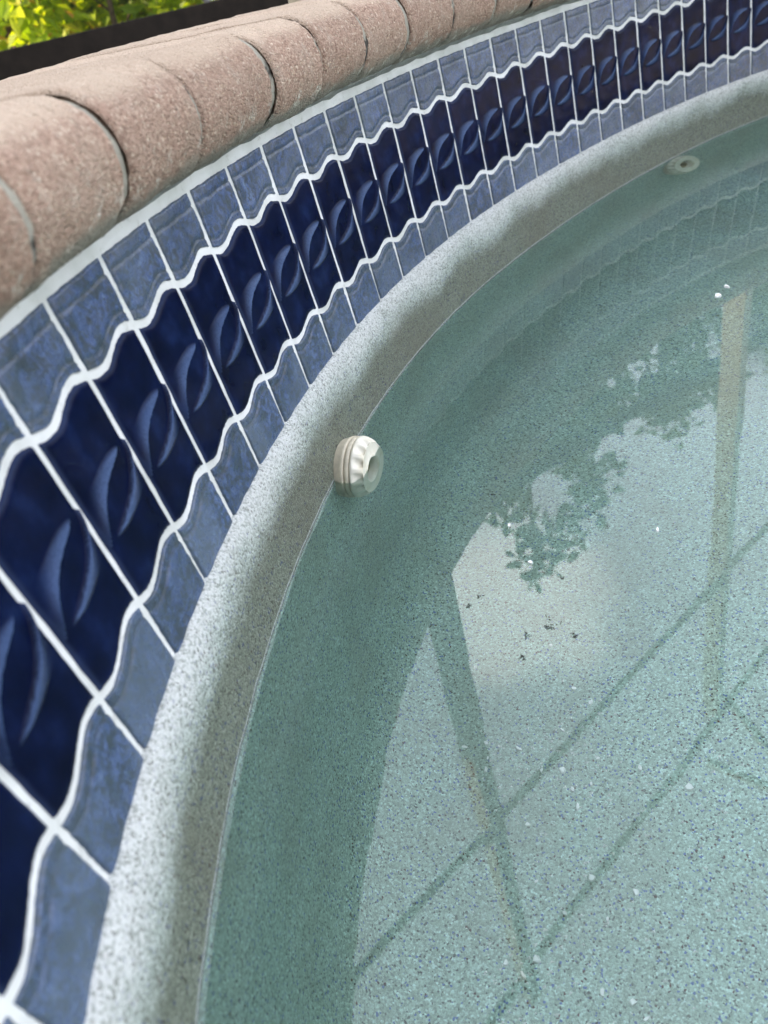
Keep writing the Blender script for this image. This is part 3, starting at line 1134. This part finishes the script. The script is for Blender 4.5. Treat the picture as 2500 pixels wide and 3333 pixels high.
# ------------------------------------------------------------------ plants
def tube(path, radii, n=7):
    verts, faces = [], []
    for i, p in enumerate(path):
        d = (path[min(i + 1, len(path) - 1)] - path[max(i - 1, 0)]).normalized()
        s = d.orthogonal().normalized()
        u = d.cross(s)
        for k in range(n):
            a = 2 * math.pi * k / n
            verts.append(p + (s * math.cos(a) + u * math.sin(a)) * radii[i])
    for i in range(len(path) - 1):
        for k in range(n):
            faces.append((i * n + k, i * n + (k + 1) % n, (i + 1) * n + (k + 1) % n, (i + 1) * n + k))
    return verts, faces


def leaves(clumps, n, size, rnd, droop=0.3):
    """Folded leaves of four points scattered through clump spheres (centre, radius)."""
    verts, faces = [], []
    wts = [r_ ** 2 for _, r_ in clumps]
    for _ in range(n):
        c, r_ = rnd.choices(clumps, wts)[0]
        d = Vector((rnd.gauss(0, 1), rnd.gauss(0, 1), rnd.gauss(0, 1))).normalized()
        p = c + d * r_ * (rnd.random() ** 0.45)
        ax = (Vector((rnd.gauss(0, 1), rnd.gauss(0, 1), rnd.gauss(0, 0.6) - droop)) + d * 0.5).normalized()
        sd = ax.cross(Vector((rnd.gauss(0, 0.5), rnd.gauss(0, 0.5), 1))).normalized()
        nn = sd.cross(ax)
        s = size * rnd.uniform(0.6, 1.25)
        w_ = s * rnd.uniform(0.24, 0.36)
        k = len(verts)
        verts += [p, p + ax * s * 0.5 + sd * w_ + nn * w_ * 0.35, p + ax * s - Vector((0, 0, s * 0.12)), p + ax * s * 0.5 - sd * w_ + nn * w_ * 0.35]
        faces += [(k, k + 1, k + 2), (k, k + 2, k + 3)]
    return verts, faces


def plant(name, label, cat, base, height, spread, n, size, lm, seed, group, trunk_r=0.03, bark=M_BARK, lowest=0.1, nb=6, lean=(0, 0), nclump=26, clr=0.28):
    rnd = random.Random(seed)
    base = Vector(base)
    root = empty(name, base)
    tag(root, label, cat, group)
    top = Vector((lean[0], lean[1], height * 0.8))
    tv, tf = [], []

    def add(path, rad, n_=7):
        v_, f_ = tube(path, rad, n_)
        k = len(tv)
        tv.extend(v_)
        tf.extend([tuple(i + k for i in f) for f in f_])
    path = [Vector((0, 0, -0.1)) + (top + Vector((0, 0, 0.1))) * (i / 6) + Vector((rnd.gauss(0, 0.02), rnd.gauss(0, 0.02), 0)) * height * 0.4 * (0 if i == 0 else 1) for i in range(7)]
    add(path, [trunk_r * (1 - 0.12 * i) for i in range(7)])
    clumps = []
    for k in range(nclump):
        f = lowest + (1 - lowest) * ((k + rnd.random()) / nclump)
        a = rnd.uniform(0, 6.28)
        prof_ = math.sin(math.pi * min(1, 0.25 + 0.7 * f)) ** 0.6
        rr = spread * prof_ * rnd.uniform(0.35, 1.0)
        c = Vector((lean[0] * f, lean[1] * f, 0)) + Vector((rr * math.cos(a), rr * math.sin(a), f * height))
        clumps.append((c, spread * clr * rnd.uniform(0.6, 1.3)))
        if k % max(1, nclump // nb) == 0 or k < 3:
            st = top * max(0.08, min(0.95, f * 0.75))
            mid = (st + c) / 2 + Vector((0, 0, 0.05 * height))
            add([st, mid, c], [trunk_r * 0.45, trunk_r * 0.3, trunk_r * 0.12], 5)
    tm = mesh('trunk', tv, tf)
    link('trunk', tm, bark, root)
    v_, f_ = leaves(clumps, n, size, rnd)
    link('crown', mesh('crown', v_, f_, False), lm, root)
    return root


GZ = DZ - 0.05
SH = 'shrubs behind the screen'
plant('shrub', 'bright yellow green leafy shrub in the middle of the view behind the screen', 'shrub', (-0.72, 4.25, GZ), 1.0, 0.45, 2600, 0.085, M_LEAF_Y, 3, SH, 0.018, lowest=0.03, nclump=36)
plant('shrub', 'dark green shrub with gaps and orange leaves at the left edge of the view', 'shrub', (-1.32, 4.7, GZ), 1.0, 0.42, 1100, 0.085, M_LEAF_Y, 8, SH, 0.025, lowest=0.05, nclump=26)
plant('shrub', 'yellow green shrub near the slanting grey stem behind the screen', 'shrub', (-0.38, 4.6, GZ), 1.1, 0.42, 2400, 0.08, M_LEAF_Y, 21, SH, 0.016, lowest=0.03, nclump=34)
plant('shrub', 'dense dark green hedge shrub in the shade behind the bright shrubs', 'shrub', (-1.45, 5.6, GZ), 1.6, 0.95, 6500, 0.10, M_LEAF_D, 33, SH, 0.03, lowest=0.02, nclump=40)
plant('shrub', 'dark green hedge shrub behind the slanting grey stem', 'shrub', (-0.2, 5.8, GZ), 1.7, 0.95, 6500, 0.10, M_LEAF_D, 34, SH, 0.03, lowest=0.02, nclump=40)
o = empty('slanting_stem', (-0.28, 3.9, GZ))
tag(o, 'slanting bare grey stem rising behind the dark bottom rail', 'stem')
v_, f_ = tube([Vector((0.10, 0, -0.05)), Vector((0.02, 0.0, 0.18)), Vector((-0.11, 0.02, 0.42)), Vector((-0.30, 0.05, 0.85)), Vector((-0.42, 0.05, 1.3))], [0.014, 0.013, 0.012, 0.009, 0.005], 9)
link('stem', mesh('stem', v_, f_), M_GREYBARK, o)

TG = 'trees beyond the screen'
plant('tree', 'tall loose tree whose crown is mirrored around the bright cloud reflection', 'tree', (1.55, 6.3, GZ), 4.9, 1.15, 2500, 0.15, M_LEAF_T, 5, TG, 0.06, lowest=0.3, nb=10, nclump=34, clr=0.20)
plant('tree', 'leafy tree mirrored beside the reflected rafter', 'tree', (3.0, 6.6, GZ), 3.9, 1.15, 2200, 0.14, M_LEAF_T, 6, TG, 0.10, lowest=0.3, nb=10, nclump=44, clr=0.22)
plant('tree', 'leafy tree mirrored at the right edge of the water', 'tree', (4.6, 6.2, GZ), 4.0, 1.3, 2600, 0.14, M_LEAF_T, 7, TG, 0.10, lowest=0.3, nb=10, nclump=44, clr=0.22)
